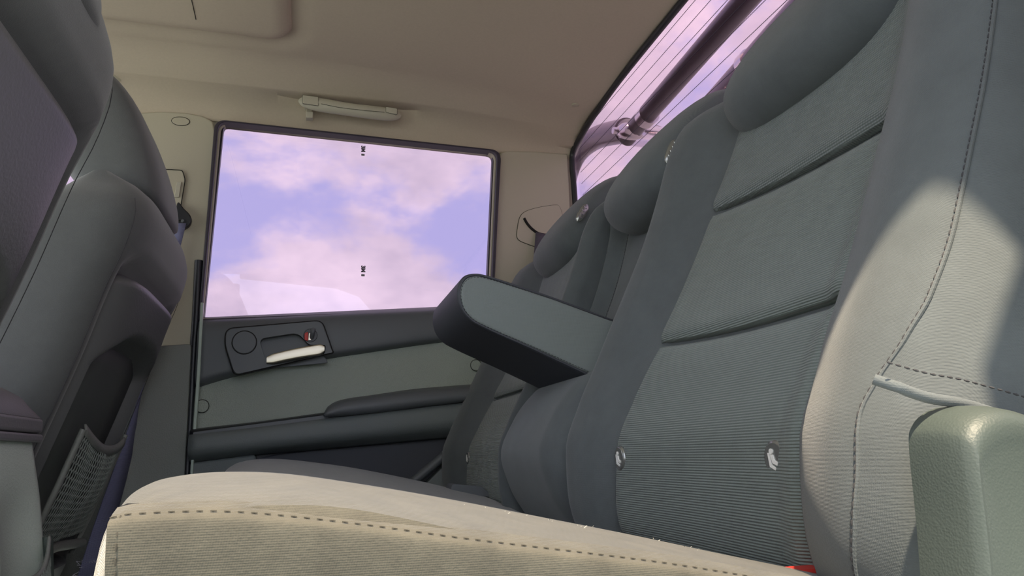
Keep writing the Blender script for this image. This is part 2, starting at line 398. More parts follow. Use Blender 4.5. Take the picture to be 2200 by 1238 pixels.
# ------------------------------------------------------------------ window_1 : frame, channels, tinted glass
w1 = empty('window_1', P(750, 480, 1.69), kind='structure')
outer = rounded(xz([(463, 262), (1074, 328), (1056, 668), (428, 694)], 1.674), [.026, .028, .008, .008], 8)
def ring_plate(name, o, inn, y0, y1, m, parent, bevel=.0015):
    n = len(o); V = [(p[0], y0, p[1]) for p in o] + [(p[0], y0, p[1]) for p in inn] + [(p[0], y1, p[1]) for p in o] + [(p[0], y1, p[1]) for p in inn]
    F = []
    for i in range(n):
        j = (i + 1) % n; F += [(i, j, n + j, n + i), (2 * n + i, 3 * n + i, 3 * n + j, 2 * n + j), (i, 2 * n + i, 2 * n + j, j), (n + i, n + j, 3 * n + j, 3 * n + i)]
    return obj(name, V, F, m, parent, bevel=bevel)
mid1 = rounded(xz([(471, 266), (1066, 330), (1051, 664), (434, 688)], 1.674), [.022, .024, .006, .006], 8)
inn = rounded(xz([(481, 271), (1058, 334), (1043, 659), (439, 684)], 1.69), [.014, .016, .003, .003], 8)
ring_plate('rubber_frame', outer, mid1, 1.658, 1.70, M['rubber'], w1, .003)
mid2 = rounded(xz([(476, 270), (1061, 333), (1047, 661), (437, 686)], 1.684), [.018, .02, .004, .004], 8)
mid1b = rounded(xz([(469, 265), (1068, 329), (1053, 665), (432, 689)], 1.684), [.022, .024, .006, .006], 8)
ring_plate('channel_strip', mid1b, mid2, 1.672, 1.70, M['beige'], w1, .001)
mid2b = rounded(xz([(474, 269), (1063, 332), (1049, 662), (436, 687)], 1.69), [.018, .02, .004, .004], 8)
ring_plate('inner_seal', mid2b, inn, 1.684, 1.702, M['black'], w1, .001)
gp = [(p[0], p[1]) for p in mid2b]
plate('pane', gp, 1.694, .004, M['glass'], w1, bevel=0)
for py in (320, 578):
    c = P(780, py, 1.6935)
    cu = bpy.data.curves.new('film_mark', 'FONT'); cu.body = '3M'; cu.size = .0125; cu.extrude = .0001; cu.offset = .0007; cu.align_x = 'CENTER'; cu.align_y = 'CENTER'
    o = bpy.data.objects.new('film_mark', cu); COL.objects.link(o); o.parent = w1
    o.location = Vector((c.x, 1.6935, c.z)) - Vector(w1.location); o.rotation_euler = (math.pi / 2, math.pi / 2, 0); cu.materials.append(M['rubber'])
    b = rounded([(c.x - .004, c.z - .0125), (c.x + .004, c.z - .0125), (c.x + .004, c.z - .0175), (c.x - .004, c.z - .0175)], .001, 2)
    plate('film_mark_box', [(a, z) for a, z in b], 1.6934, .0002, M['shell'], w1, bevel=0)


# ------------------------------------------------------------------ grab handle + hook
gh = empty('grab_handle', P(755, 225, 1.65), 'beige folding grab handle on the cloth rail above the far window', 'handle')
def grab():
    a, b = P(641, 211, 1.612), P(863, 243, 1.612); rows = []
    N = 40
    for i in range(N):
        t = .5 - .5 * math.cos(math.pi * i / (N - 1)); x = a.x + (b.x - a.x) * t; z = a.z + (b.z - a.z) * t - .006 * math.sin(math.pi * t) - .002
        e = max(.12, (max(0, 1 - abs(2 * t - 1) ** 5)) ** .5)
        ry = .013 * e; rz = (.0195 - .004 * math.sin(math.pi * t)) * e; y = 1.622 - .006 * math.sin(math.pi * t)
        rows.append([(x, y + ry * math.cos(q), z + rz * math.sin(q)) for q in [2 * math.pi * s / 18 for s in range(18)]])
    return grid('grip', rows, M['handle'], gh, cv=True, caps=True)
grab()
for (x0, y0, x1, y1) in ((650, 205, 684, 228), (829, 230, 853, 247)):
    q = rounded(xz([(x0, y0), (x1, y0 + 4), (x1, y1), (x0, y1 - 5)], 1.608), .002)
    plate('mount_cover', q, 1.6055, .006, M['handle'], gh, bevel=.0012)
    ring_line('cover_gap', [(u, 1.6068, v) for u, v in q], .0005, M['groove'], gh)
    plate('mount_foot', rounded(xz([(x0 + 4, y0 + 3), (x1 - 2, y0 + 4), (x1 - 2, y1 - 6), (x0 + 4, y1 - 6)], 1.62), .006), 1.62, .045, M['handle'], gh, bevel=.003)
tube('grip_line', [P(690, 223, 1.6045), P(730, 231, 1.602), P(780, 237, 1.602), P(826, 241, 1.6045)], .0005, M['groove'], gh, seg=6, smooth=16)
hk = empty('coat_hook', P(665, 246, 1.65), 'small beige coat hook under the front end of the grab handle', 'hook')
plate('hook_stem', xz([(657, 232), (671, 233), (671, 246), (657, 245)], 1.64), 1.640, .02, M['beige'], hk, bevel=.002)
plate('hook_tip', rounded(xz([(657, 241), (673, 242), (672, 255), (657, 254)], 1.632), .002), 1.628, .018, M['handle'], hk, bevel=.002)

# headliner clip
c = PX(1233, 170, .575); cc = disc('headliner_clip', (.575, c.y, ceil_z(.575, c.y) - .002), .0085, .004, M['beige'], axis='Z'); 
c = P(1233, 170, 1.50)
cc.location = (c.x - .575, c.y - PX(1233, 170, .575).y, ceil_z(c.x, c.y) - ceil_z(.575, PX(1233, 170, .575).y)); tag(cc, 'small round beige clip in the headliner near the rear glass', 'clip')
# visor clip and visor knob
vc = tube('visor_clip', [P(238, 166, 1.64), P(246, 166, 1.63), P(250, 166, 1.62)], .010, M['beige'], seg=14); tag(vc, 'small round beige knob on the roof rail above the far front headrest', 'clip')
lm = tube('roof_lamp_housing', [(-.470, 1.40, 1.335), (-.470, 1.40, 1.315), (-.470, 1.40, 1.295), (-.470, 1.40, 1.288)], lambda t: .045 if t < .8 else .03, M['handle'], seg=20); tag(lm, 'rounded beige housing at the front end of the roof opening', 'roof lamp')

# ------------------------------------------------------------------ door_1 : far rear door
d1 = empty('door_1', (0.1, 1.68, .3), kind='structure')
XA, XB = -.235, .62
loft_curves('upper_panel', [([(436, 686), (1050, 658)], 1.695), ([(435, 691), (1050, 662)], 1.664), ([(434, 700), (1050, 670)], 1.646), ([(432, 728), (1050, 693)], 1.640), ([(425, 800), (620, 765), (1050, 705)], 1.640),
    ([(420, 822), (500, 800), (640, 772), (800, 748), (930, 730), (1050, 716)], 1.646), ([(418, 836), (500, 812), (640, 783), (800, 757), (930, 738), (1050, 724)], 1.672)], M['plastic_smooth'], d1, x0=-.226, x1=.6, solid=.004)
il = [(418, 838), (500, 812), (640, 783), (800, 758), (930, 740), (1050, 728)]
tube('insert_piping', [P(a, b, 1.662) for a, b in il], .0012, M['greyp'], d1, seg=6, smooth=50)
ib = [(411, 930), (560, 912), (700, 893), (850, 868), (1010, 842)]
loft_curves('door_insert', [([(a, b - 3) for a, b in il], 1.668), ([(a, b + 4) for a, b in il], 1.662), ([(415, 880), (560, 850), (700, 830), (850, 805), (1010, 780)], 1.656), ([(a, b + 3) for a, b in ib], 1.652)], M['insert'], d1, x0=-.226, x1=.6, solid=.004)
lowt = [(411, 926), (560, 909), (700, 890), (850, 872), (1010, 852)]
loft_curves('armrest_ledge', [([(a, b - 1) for a, b in lowt], 1.655), ([(a, b + 1) for a, b in lowt], 1.625), ([(a, b + 6) for a, b in lowt], 1.616), ([(a, b + 10) for a, b in lowt], 1.617)], M['black'], d1, x0=-.226, x1=.6, solid=.003)
loft_curves('lower_panel', [([(411, 936), (560, 919), (700, 901), (850, 883), (1010, 866)], 1.632), ([(411, 939), (560, 922), (700, 904), (850, 886), (1010, 868)], 1.612), ([(410, 955), (700, 922), (1010, 885)], 1.606),
    ([(410, 975), (700, 945), (1010, 912)], 1.612), ([(409, 992), (550, 975), (700, 962), (1010, 935)], 1.650)], M['panel'], d1, x0=-.226, x1=.6, solid=.004)
# window switch strip and grab pull on the ledge
plate('ledge_strip', rounded(xz([(415, 929), (700, 892), (712, 893), (698, 903), (415, 935)], 1.614), .003), 1.612, .012, M['plastic_smooth'], d1, bevel=.0015)
plate('lock_slot', rounded(xz([(497, 914), (573, 904), (573, 908), (497, 918)], 1.630), .001), 1.628, .02, M['plastic_smooth'], d1, bevel=.0006)
loft_curves('pull_pad', [([(697, 892), (708, 874), (735, 862), (800, 852), (900, 838), (1012, 829)], 1.650), ([(697, 893), (708, 877), (735, 866), (800, 855), (900, 842), (1012, 833)], 1.606),
    ([(697, 893), (710, 884), (735, 876), (800, 867), (900, 855), (1012, 846)], 1.594), ([(697, 893), (710, 892), (735, 890), (800, 884), (900, 871), (1012, 858)], 1.600), ([(697, 894), (710, 894), (735, 892), (800, 886), (900, 874), (1012, 861)], 1.640)], M['plastic_smooth'], d1, x0=P(697, 893, 1.6).x, x1=.56, solid=.003, nu=60)
# map pocket : recessed back, left end piece, slanting rear edge
plate('pocket_back', xz([(405, 960), (1040, 920), (1100, 1250), (400, 1250)], 1.69), 1.675, .01, M['black'], d1, bevel=.001)
plate('pocket_face', rounded(xz([(552, 985), (600, 975), (1000, 925), (985, 955), (880, 1040), (800, 1120), (560, 1120)], 1.662), .01), 1.660, .008, M['vinyl_dark'], d1, bevel=.003)
plate('pocket_front_end', rounded(xz([(409, 995), (548, 977), (556, 1000), (556, 1100), (405, 1100)], 1.648), .006), 1.640, .03, M['panel'], d1, bevel=.004)
loft = [P(1010, 930, 1.63), P(985, 952, 1.63), (P(930, 1000, 1.63)), P(880, 1042, 1.63), P(820, 1100, 1.63)]
tube('pocket_edge', loft, .010, M['plastic_smooth'], d1, seg=12, smooth=24)
plate('sill_panel', rounded(xz([(1002, 945), (1015, 1000), (1060, 1100), (880, 1110), (905, 1050), (960, 995)], 1.625), .008), 1.622, .04, M['panel'], d1, bevel=.005)
# round screw covers
for (px, py, r, y) in ((434, 873, .0125, 1.647), (1023, 785, .012, 1.645)):
    c = P(px, py, y); disc('screw_cover', (c.x, y, c.z), r, .006, M['insert'], d1, bevel=.001)
    ring_line('cover_gap', [(c.x + (r + .0008) * math.cos(a), y + .001, c.z + (r + .0008) * math.sin(a)) for a in [i * math.pi / 14 for i in range(28)]], .0007, M['groove'], d1)
# inner handle bezel
bz = rounded(xz([(487, 708), (690, 690), (712, 752), (715, 757), (505, 805), (484, 740)], 1.616), [.03, .016, .004, .003, .012, .02], 6)
yb = 1.616
# bezel with a cup opening: ring between outline and opening
hole = rounded(xz([(556, 728), (640, 715), (664, 741), (700, 741), (698, 762), (583, 786), (570, 772)], yb), [.014, .014, .006, .006, .008, .01, .01], 5)
def plate_hole(name, outl, hole, y0, th, m, parent, bevel=.002):
    bm = bmesh.new(); off = world_loc(parent)
    def loop(pl): 
        vs = [bm.verts.new((p[0] - off.x, y0 - off.y, p[1] - off.z)) for p in pl]
        return [bm.edges.new((vs[i], vs[(i + 1) % len(vs)])) for i in range(len(vs))]
    e = loop(outl) + loop(hole)
    bmesh.ops.triangle_fill(bm, use_beauty=True, use_dissolve=False, edges=e)
    fs = list(bm.faces)
    # drop faces inside the hole
    r = bmesh.ops.extrude_face_region(bm, geom=fs); vs = [v for v in r['geom'] if isinstance(v, bmesh.types.BMVert)]
    bmesh.ops.translate(bm, verts=vs, vec=(0, th, 0)); bmesh.ops.recalc_face_normals(bm, faces=bm.faces)
    me = bpy.data.meshes.new(name); bm.to_mesh(me); bm.free(); o = bpy.data.objects.new(name, me); COL.objects.link(o); o.parent = parent; me.materials.append(m)
    me.polygons.foreach_set('use_smooth', [True] * len(me.polygons)); me.set_sharp_from_angle(angle=math.radians(35))
    if bevel: b = o.modifiers.new('b', 'BEVEL'); b.width = bevel; b.segments = 3; b.limit_method = 'ANGLE'; b.angle_limit = math.radians(60)
    return o
plate_hole('rail_backing', [(-.45, .60), (.630, .60), (.630, 1.19), (.55, 1.235), (-.45, 1.25)], mid1, 1.687, .012, M['beige'], side, bevel=.0)
hb = plate_hole('handle_bezel', bz, hole, yb, .03, M['plastic_smooth'], d1)
ring_line('bezel_gap', [(a, yb + .006, b) for a, b in rounded(xz([(485, 706), (692, 688), (714, 751), (717, 758), (503, 808), (482, 740)], 1.622), [.03, .016, .004, .003, .012, .02], 6)], .0010, M['groove'], hb)
plate('cup_back', rounded(xz([(552, 722), (668, 710), (705, 780), (578, 792)], 1.637), .004), 1.637, .004, M['plastic_smooth'], hb, bevel=.001)
c = P(601, 748, 1.636); disc('cup_screw', (c.x, 1.6365, c.z), .0075, .002, M['plastic_smooth'], hb)
ring_line('cup_screw_gap', [(c.x + .008 * math.cos(a), 1.6365, c.z + .008 * math.sin(a)) for a in [i * math.pi / 12 for i in range(24)]], .0007, M['groove'], hb)
c = P(525, 736, yb); disc('round_cover', (c.x, yb - .0015, c.z), .0235, .005, M['plastic_smooth'], hb, bevel=.0015, n=40)
ring_line('round_cover_gap', [(c.x + .0243 * math.cos(a), yb, c.z + .0243 * math.sin(a)) for a in [i * math.pi / 18 for i in range(36)]], .0008, M['groove'], hb)
# satin door lever
def lever():
    rows = []; a, b = P(573, 774, 1.610), P(697, 752, 1.610); N = 26
    for i in range(N):
        t = i / (N - 1); x = a.x + (b.x - a.x) * t; z = a.z + (b.z - a.z) * t + .002 * math.sin(math.pi * t) + .002 * t
        e = min(1, .7 + 3 * t) * (1 if t < .9 else math.sqrt(max(.2, 1 - ((t - .9) / .1) ** 2)))
        hz = .0108 * e * (.92 + .16 * t); ry = .005
        rows.append([(x, 1.611 + ry * math.copysign(abs(math.cos(q)) ** .4, math.cos(q)), z + hz * math.copysign(abs(math.sin(q)) ** .32, math.sin(q))) for q in [2 * math.pi * s / 20 for s in range(20)]])
    grid('door_lever', rows, M['satin'], d1, cv=True, caps=True)
lever()
ls = disc('lock_switch', tuple(P(667, 721, yb) - Vector((0, .001, 0))), .0145, .006, M['black'], d1)
c = P(661, 722, yb - .002); plate('red_mark', rounded([(c.x - .0065, c.z - .009), (c.x + .001, c.z - .011), (c.x + .001, c.z + .009), (c.x - .0065, c.z + .006)], .003), yb - .003, .004, M['red'], ls, bevel=.0008)
plate('silver_mark', rounded([(c.x + .001, c.z - .010), (c.x + .008, c.z - .009), (c.x + .006, c.z + .006), (c.x + .002, c.z + .007)], .002), yb - .0025, .004, M['satin'], ls, bevel=.0008)
c = P(671, 716, yb); tube('lock_toggle', [(c.x - .001, yb, c.z - .010), (c.x, yb - .007, c.z - .004), (c.x + .001, yb - .010, c.z + .002), (c.x + .0015, yb - .007, c.z + .007)], .0048, M['plastic_smooth'], ls, seg=12, smooth=10)
# outer door skin
plate('door_skin', xz([(405, 700), (1120, 660), (1120, 1300), (395, 1300)], 1.72), 1.72, .01, M['roof'], d1, bevel=.002)

# front far door (seen only through the gap between the seats)
d2 = plate('door_2', [(-1.2, .05), (-.42, .05), (-.42, .70), (-1.2, .74)], 1.66, .04, M['panel'], bevel=.01); tag(d2, kind='structure')
plate('window_3', [(-1.15, .74), (-.43, .70), (-.43, 1.18), (-.9, 1.16)], 1.69, .004, M['glass'], bevel=0)['kind'] = 'structure'

# belt outlet on the C pillar and its webbing
bo = empty('belt_outlet', P(1160, 480, 1.668), 'beige belt outlet plate with curved black slot on the rear pillar', 'seat belt part')
oo = [tuple(p) for p in spl(xz([(1112, 490), (1120, 462), (1145, 449), (1190, 441), (1203, 446), (1210, 475), (1213, 525), (1165, 532), (1130, 523), (1112, 512)], 1.6705), 60, True)]
plate('outlet_plate', oo, 1.6695, .004, M['beige'], bo, bevel=.0008); ring_line('outlet_gap', [(a, 1.6715, b) for a, b in oo], .0011, M['groove'], bo)
tube('outlet_slot', [P(x, y, 1.669) for x, y in [(1126, 469), (1133, 481), (1144, 493), (1158, 502), (1180, 506)]], .0034, M['groove'], bo, seg=10, smooth=24)
def ribbon(name, a, b, m, parent=None, th=.0014, **k):
    """a, b: two edge polylines"""
    n = 14; A = spl(a, n); B = spl(b, n); rows = [[tuple(p), tuple((p + q) / 2), tuple(q)] for p, q in zip(A, B)]
    return grid(name, rows, m, parent, solid=th, soff=0, **k)
rb = ribbon('rear_belt', [P(1151, 499, 1.666), P(1146, 560, 1.640), P(1138, 640, 1.62), P(1130, 760, 1.60)], [P(1186, 506, 1.666), P(1178, 560, 1.645), P(1172, 640, 1.63), P(1165, 760, 1.61)], M['belt_dark'])
tag(rb, 'dark purple rear seat belt webbing hanging from the slot in the rear pillar', 'seat belt')
fb = empty('front_belt', P(280, 1000, 1.60), 'blue grey front seat belt webbing running down behind the far front seat', 'seat belt')
ribbon('webbing', [P(400, 480, 1.645), P(372, 590, 1.64), P(318, 790, 1.62), P(262, 960, 1.60), P(205, 1120, 1.58), P(160, 1260, 1.56)], [P(372, 480, 1.65), P(340, 590, 1.65), P(300, 850, 1.66), P(285, 970, 1.65), P(250, 1110, 1.63), P(212, 1260, 1.61)], M['webbing'], fb)
# box stitch at the belt's foot
zz = []
A, B, C_, D_ = P(166, 1206, 1.565), P(206, 1210, 1.60), P(158, 1236, 1.56), P(200, 1240, 1.595)
off = Vector((-.001, -.003, 0))
lines = [(A, B), (C_, D_), (A, D_), (B, C_), (P(168, 1214, 1.565), P(205, 1218, 1.60)), (P(172, 1219, 1.565), P(205, 1222, 1.60))]
lm_ = []
for i, (a, b) in enumerate(lines):
    stitches('belt_stitching', [a + off, b + off], .004, .0009, M['thread'], fb, every=.0048)
tube('zigzag_stitching', [P(178 + 3.2 * i, 1206 + (3 if i % 2 else -3), 1.57 + .003 * i) + off for i in range(11)], .0006, M['thread'], fb, seg=5)

# unseen near pillar and rail, added; outline cuts the sunlight on the seat
wl = plate('shade_pillar', [(-.3, 1.205), (.10, 1.175), (.20, 1.14), (.262, 1.07), (.285, .95), (.298, .90), (.258, .84), (.250, .60), (.36, .36), (.42, .10), (.66, .10), (.64, 1.22), (.10, 1.25), (-.3, 1.25)], .09, .03, M['beige'], bevel=.006); tag(wl, kind='structure')

# ------------------------------------------------------------------ rear glass (window_2), defroster wires, surround
XG = .638
w2 = empty('window_2', (XG, .98, 1.05), kind='structure')
def gx(z): return .634 + (1.24 - z) * .03
def zt_glass(y): return ceil_z(.64, min(y, 1.5)) - .002 - .05 * sstep(1.55, 1.70, y)
rows = [[(gx(z), y, z) for z in (.80, 1.235)] for y in (.2, 1.74)]
grid('pane', rows, M['rglass'], w2, solid=.004, smooth=False)
for i in range(12):
    z = 1.215 - .0300 * i
    tube('defroster_wire', [(gx(z) - .001, y, z) for y in (.30, .7, 1.1, 1.64)], .00055, M['rubber'], w2, seg=5)
# black ceramic edge: top and far side
ribt = [(.630, .15, 1.232), (.630, .8, 1.236), (.630, 1.3, 1.234), (.630, 1.50, 1.222), (.630, 1.60, 1.208), (.629, 1.665, 1.190), (.627, 1.672, 1.15), (.629, 1.672, 1.10), (.634, 1.672, .85)]
tube('edge_seal', ribt, .0075, M['black'], w2, seg=8, smooth=60)
wb = obj('wall_back', [(.665, .2, .05), (.665, 1.72, .05), (.665, 1.72, .80), (.665, .2, .80)], [(0, 1, 2, 3)], M['plastic'], solid=.02, smooth=False); tag(wb, kind='structure')

# ------------------------------------------------------------------ bed roll bar outside the glass
XR = .76
rbr = empty('roll_bar', (XR, 1.3, 0.0), 'dark tubular roll bar with steel clamps standing in the bed behind the glass', 'roll bar')
Pt = lambda x, y, X=XR: PX(x, y, X)
hoop = [Pt(1203, 620), Pt(1207, 480), Pt(1214, 400), Pt(1236, 335), Pt(1280, 297), Pt(1345, 280)]
hoop[0] = hoop[1] + (hoop[1] - hoop[2]).normalized() * .9
tube('hoop_tube', hoop, .032, M['bar'], rbr, seg=20, smooth=60)
a = Pt(1362, 283); tube('link_tube', [Pt(1330, 281), a, PX(1430, 290, .98), PX(1500, 300, 1.06)], .021, M['steel'], rbr, seg=18, smooth=24)
def clamp(px, py, X, r, ax):
    c = PX(px, py, X); tube('clamp', [c - ax * .014, c, c + ax * .014], r, M['steel'], rbr, seg=20)
    return c
p0, p1 = Pt(1362, 278), PX(1624, -25, .76)
dirb = (p1 - p0).normalized()
tube('main_bar', [p0 - dirb * .02, p0, p1, p1 + dirb * .5], .023, M['bar'], rbr, seg=24, smooth=30)
clamp(1390, 250, XR, .026, dirb)
c0 = clamp(1345, 281, XR, .029, (hoop[-1] - hoop[-2]).normalized())
clamp(1412, 288, .95, .024, (PX(1430, 290, .98) - a).normalized())
tube('clamp_bolt', [c0 + Vector((-.036, -.02, -.012)), c0 + Vector((-.045, -.02, -.012))], .009, M['steel'], rbr, seg=10)
q0, q1 = PX(1485, 280, 1.0), PX(1772, -35, 1.0)
dq = (q1 - q0).normalized()
tube('rear_bar', [q0, q0.lerp(q1, .5), q1, q1 + dq * .5], .034, M['bar'], rbr, seg=24, smooth=30)
r0, r1 = PX(1440, 268, 1.09), PX(1640, 150, 1.09)
tube('brace_bar', [PX(1490, 300, 1.09), PX(1600, 190, 1.09), PX(1720, 70, 1.09)], .04, M['bar'], rbr, seg=20, smooth=20)
cq = q0.lerp(q1, .52); tube('clamp', [cq - dq * .014, cq, cq + dq * .014], .038, M['steel'], rbr, seg=20)
# bright hood of the bed beneath the bar
hd = obj('bed_cover', [tuple(PX(*p, 1.02)) for p in ((1330, 310), (1385, 318), (1432, 322), (1500, 300), (1440, 296), (1380, 300))], [(0, 1, 2, 3, 4, 5)], M['steel'], rbr, solid=.01, bevel=.003)

# ------------------------------------------------------------------ floor
fl = obj('floor', [(-1.2, .3, .07), (.66, .3, .07), (.66, 1.72, .07), (-1.2, 1.72, .07)], [(0, 1, 2, 3)], M['carpet'], solid=.03, smooth=False); tag(fl, kind='structure')

# ------------------------------------------------------------------ rear seat: cushion
def cushion():
    root = empty('rear_seat_cushion', (.1, .95, .1), 'grey cloth rear bench cushion, its near edge sunlit, with a stitched side seam', 'seat cushion')
    def sect(Y):
        # crest height offset across the car
        dz = interp(Y, [.262, .268, .275, .29, .33, .40, .50, .62, .80, .96, 1.10, 1.25, 1.40, 1.55, 1.63], [-.030, -.0150, -.0135, -.0115, -.0085, -.0050, -.0065, -.014, -.020, -.022, -.016, -.004, .001, -.003, -.03])
        nx = interp(Y, [.262, .275, .30, .36, .45, .6, 1.3, 1.5, 1.63], [.050, .040, .030, .014, .006, .000, -.030, -.02, .02])
        pr = [(-.085, .18), (-.097, .30), (-.099, .38), (-.096, .422), (-.091, .437), (-.083, .4445), (-.071, .4478), (-.050, .4492), (-.016, .4472), (.033, .4390), (.083, .4290), (.14, .416), (.191, .404), (.25, .389), (.300, .3765)]
        out = []
        for i, (x, z) in enumerate(pr):
            w = 1 - sstep(-.1, .12, x)
            out.append((x + nx * w, z + dz * sstep(.30, .42, z)))
        return out
    Ys = [.262, .265, .270, .277, .285, .295, .31, .33, .35, .38, .41, .45, .5, .56, .62, .7, .8, .88, .96, 1.04, 1.1, 1.18, 1.25, 1.32, 1.4, 1.48, 1.55, 1.6, 1.63]
    rows = []
    for Y in Ys:
        s = spl([(a, 0, b) for a, b in sect(Y)], 60)
        rows.append([(p[0], Y + .065 * (1 - sstep(.262, .36, Y)) * (1 - sstep(.30, .446, p[2])), p[2]) for p in s] + [(.302, Y + .065 * (1 - sstep(.262, .36, Y)), .30), (.298, Y + .065 * (1 - sstep(.262, .36, Y)), .18)])
    grid('cushion_cover', rows, M['cush'], root, cv=True, caps=True)
    # side panel below the seam (near side), slightly proud
    top = [P(x, y, .268) for x, y in [(238, 1108), (300, 1098), (500, 1094), (750, 1118), (1000, 1152), (1250, 1182), (1450, 1208), (1700, 1250), (1900, 1290)]]
    T = spl(top, 60)
    rows = []
    for p in T:
        rows.append([(p[0], .276, p[2] + .002), (p[0], .267, p[2] - .001), (p[0], .2645, p[2] - .006), (p[0], .270, p[2] - .03), (p[0], .292, p[2] - .10), (p[0], .31, p[2] - .2)])
    fx = T[0][0]
    front = []
    for (dx, yy) in ((.0, .0), (-.006, .006), (-.012, .02), (-.014, .05), (-.014, .1)):
        pass
    lead = [[(fx - .004, .40, rows[0][0][2] - .005), (fx - .007, .40, rows[0][0][2] - .02), (fx - .009, .40, rows[0][0][2] - .03), (fx - .010, .40, rows[0][0][2] - .05), (fx - .010, .40, rows[0][0][2] - .1), (fx - .009, .40, rows[0][0][2] - .2)],
            [(fx - .002, .30, rows[0][0][2] - .000), (fx - .004, .295, rows[0][0][2] - .003), (fx - .006, .29, rows[0][0][2] - .01), (fx - .007, .286, rows[0][0][2] - .03), (fx - .007, .286, rows[0][0][2] - .1), (fx - .006, .29, rows[0][0][2] - .2)]]
    grid('side_panel', [[tuple(q) for q in spl(r_, 24)] for r_ in lead + rows], M['cush'], root)
    stitches('seam_stitching', [(p[0], .2668, p[2] - .0006) for p in T], .0020, .00026, M['stitch_seat'], root, every=.0042)
    stitches('corner_stitching', [(fx + .003, interp(d_, [0, .006, .03, .1], [.267, .2643, .2695, .291]), top[0].z - d_) for d_ in [.004 * i for i in range(22)]], .0024, .0004, M['stitch_seat'], root, every=.0044)
    # loose fibres on the cushion's crest
    V, F = [], []
    for i in range(46):
        x = random.uniform(.07, .29); Y = random.uniform(.37, .43)
        z = interp(x, [-.05, -.01, .03, .08, .14, .2, .26, .33], [.449, .4475, .4395, .4295, .416, .402, .386, .376]) - .0056
        a = Vector((x, Y, z)); d = Vector((random.uniform(-1, 1), random.uniform(-1, 1), random.uniform(.2, .8))).normalized() * random.uniform(.0006, .002)
        w = d.orthogonal().normalized() * .00015; k = len(V); V += [a - w, a + w, a + d + w * .5, a + d - w * .5 + Vector((.0006, 0, 0))]; F.append((k, k + 1, k + 2, k + 3))
    tag(obj('lint', V, F, M['stitch_light'], root), kind='stuff')
cushion()

# ------------------------------------------------------------------ rear seat: backrests
ZB = [.30, .36, .40, .45, .50, .55, .62, .70, .76, .82, .88, .93]
XBs = [.345, .322, .315, .318, .340, .369, .405, .443, .466, .486, .506, .52]
def base(z): return interp(z, ZB, XBs)
PROTO = {}
def panel_obj(name, m, root, y0, y1, z0, z1, front, puff=.010, curve=0.0):
    """a padded insert panel following front(Y,z) between y0..y1 and z0..z1; edges dip into the cover; curve bows its lower edge"""
    nY, nZ = 26, 30; rows = []
    for i in range(nZ):
        v = i / (nZ - 1); col = []
        for j in range(nY):
            u = j / (nY - 1); Y = y0 + (y1 - y0) * u
            z = z0 + (z1 - z0) * v + curve * math.sin(math.pi * u) * 0
            zz = z + (1 - v) * (-.012 * u + .006) * 0
            e = (1 - abs(2 * u - 1) ** 8) ** .5 * (1 - abs(2 * v - 1) ** 10) ** .5
            low = .006 * (1 - v) ** 3 * 1.2
            col.append((front(Y, z) + .004 - (puff + .004 + low) * e, Y, z))
        rows.append(col)
    return grid(name, rows, m, root, solid=.006, soff=0)
def headrest(root, yc, m, w=.135, dz=0):
    pr = [(.488, .797), (.462, .806), (.446, .826), (.444, .850), (.458, .880), (.488, .918), (.526, .955), (.566, .980), (.598, .982), (.612, .958), (.606, .91), (.585, .86), (.552, .815), (.52, .797)]
    loop = spl([(a, 0, b) for a, b in pr], 40, True); cx, cz = .535 - dz * -.4, .890 + dz; pr = [(a + dz * .4, b + dz) for a, b in pr]; loop = spl([(a, 0, b) for a, b in pr], 40, True); rows = []
    N = 25
    for i in range(N):
        t = -1 + 2 * i / (N - 1); t = math.copysign(abs(t) ** .8, t); s = (max(0, 1 - abs(t) ** 3.2)) ** (1 / 2.6)
        s = max(s, .12)
        rows.append([(cx + (p[0] - cx) * (.25 + .75 * s), yc + w * t, cz + (p[2] - cz) * (.35 + .65 * s)) for p in loop])
    o = grid('headrest', rows, m, root, cv=True, caps=True)
    for dy in (-.06, .06):
        tube('headrest_post', [(.535, yc + dy, .80), (.545, yc + dy, .84)], .006, M['chrome'], root, seg=10)
    return o
def backrest(root, y0, y1, front, m, ztop=.895, thick=.105, zbot=.342, rnd=.022, nY=60):
    """closed padded body: front surface front(Y,z), back parallel"""
    zs_ = [zbot] + [zbot + (ztop - zbot) * i / 44 for i in range(1, 45)]
    rows = []
    ys = [y0 + (y1 - y0) * (.5 - .5 * math.cos(math.pi * j / (nY - 1))) for j in range(nY)]
    for z in zs_:
        topf = 1 - sstep(ztop - .05, ztop, z) if z > ztop - .05 else 1
        rt = math.sqrt(max(0, 1 - ((z - (ztop - .05)) / .05) ** 2)) if z > ztop - .05 else 1
        b = base(z) + thick; col = []
        for Y in ys:
            d = min(Y - y0, y1 - Y); rr = max(0, min(1, d / rnd)); corner = (1 - math.sqrt(max(0, 1 - (1 - rr) ** 2))) * rnd
            f = front(Y, z) + corner
            mid = (f + b) / 2 + .02; f = mid + (f - mid) * max(.15, rt)
            col.append((f, Y, z))
        for Y in reversed(ys[::4] + [ys[-1]]):
            mid = (base(z) + b) / 2; col.append((mid + (b - mid) * max(.3, rt), Y, z))
        rows.append(col)
    return grid('backrest_cover', rows, m, root, cv=True, caps=True)
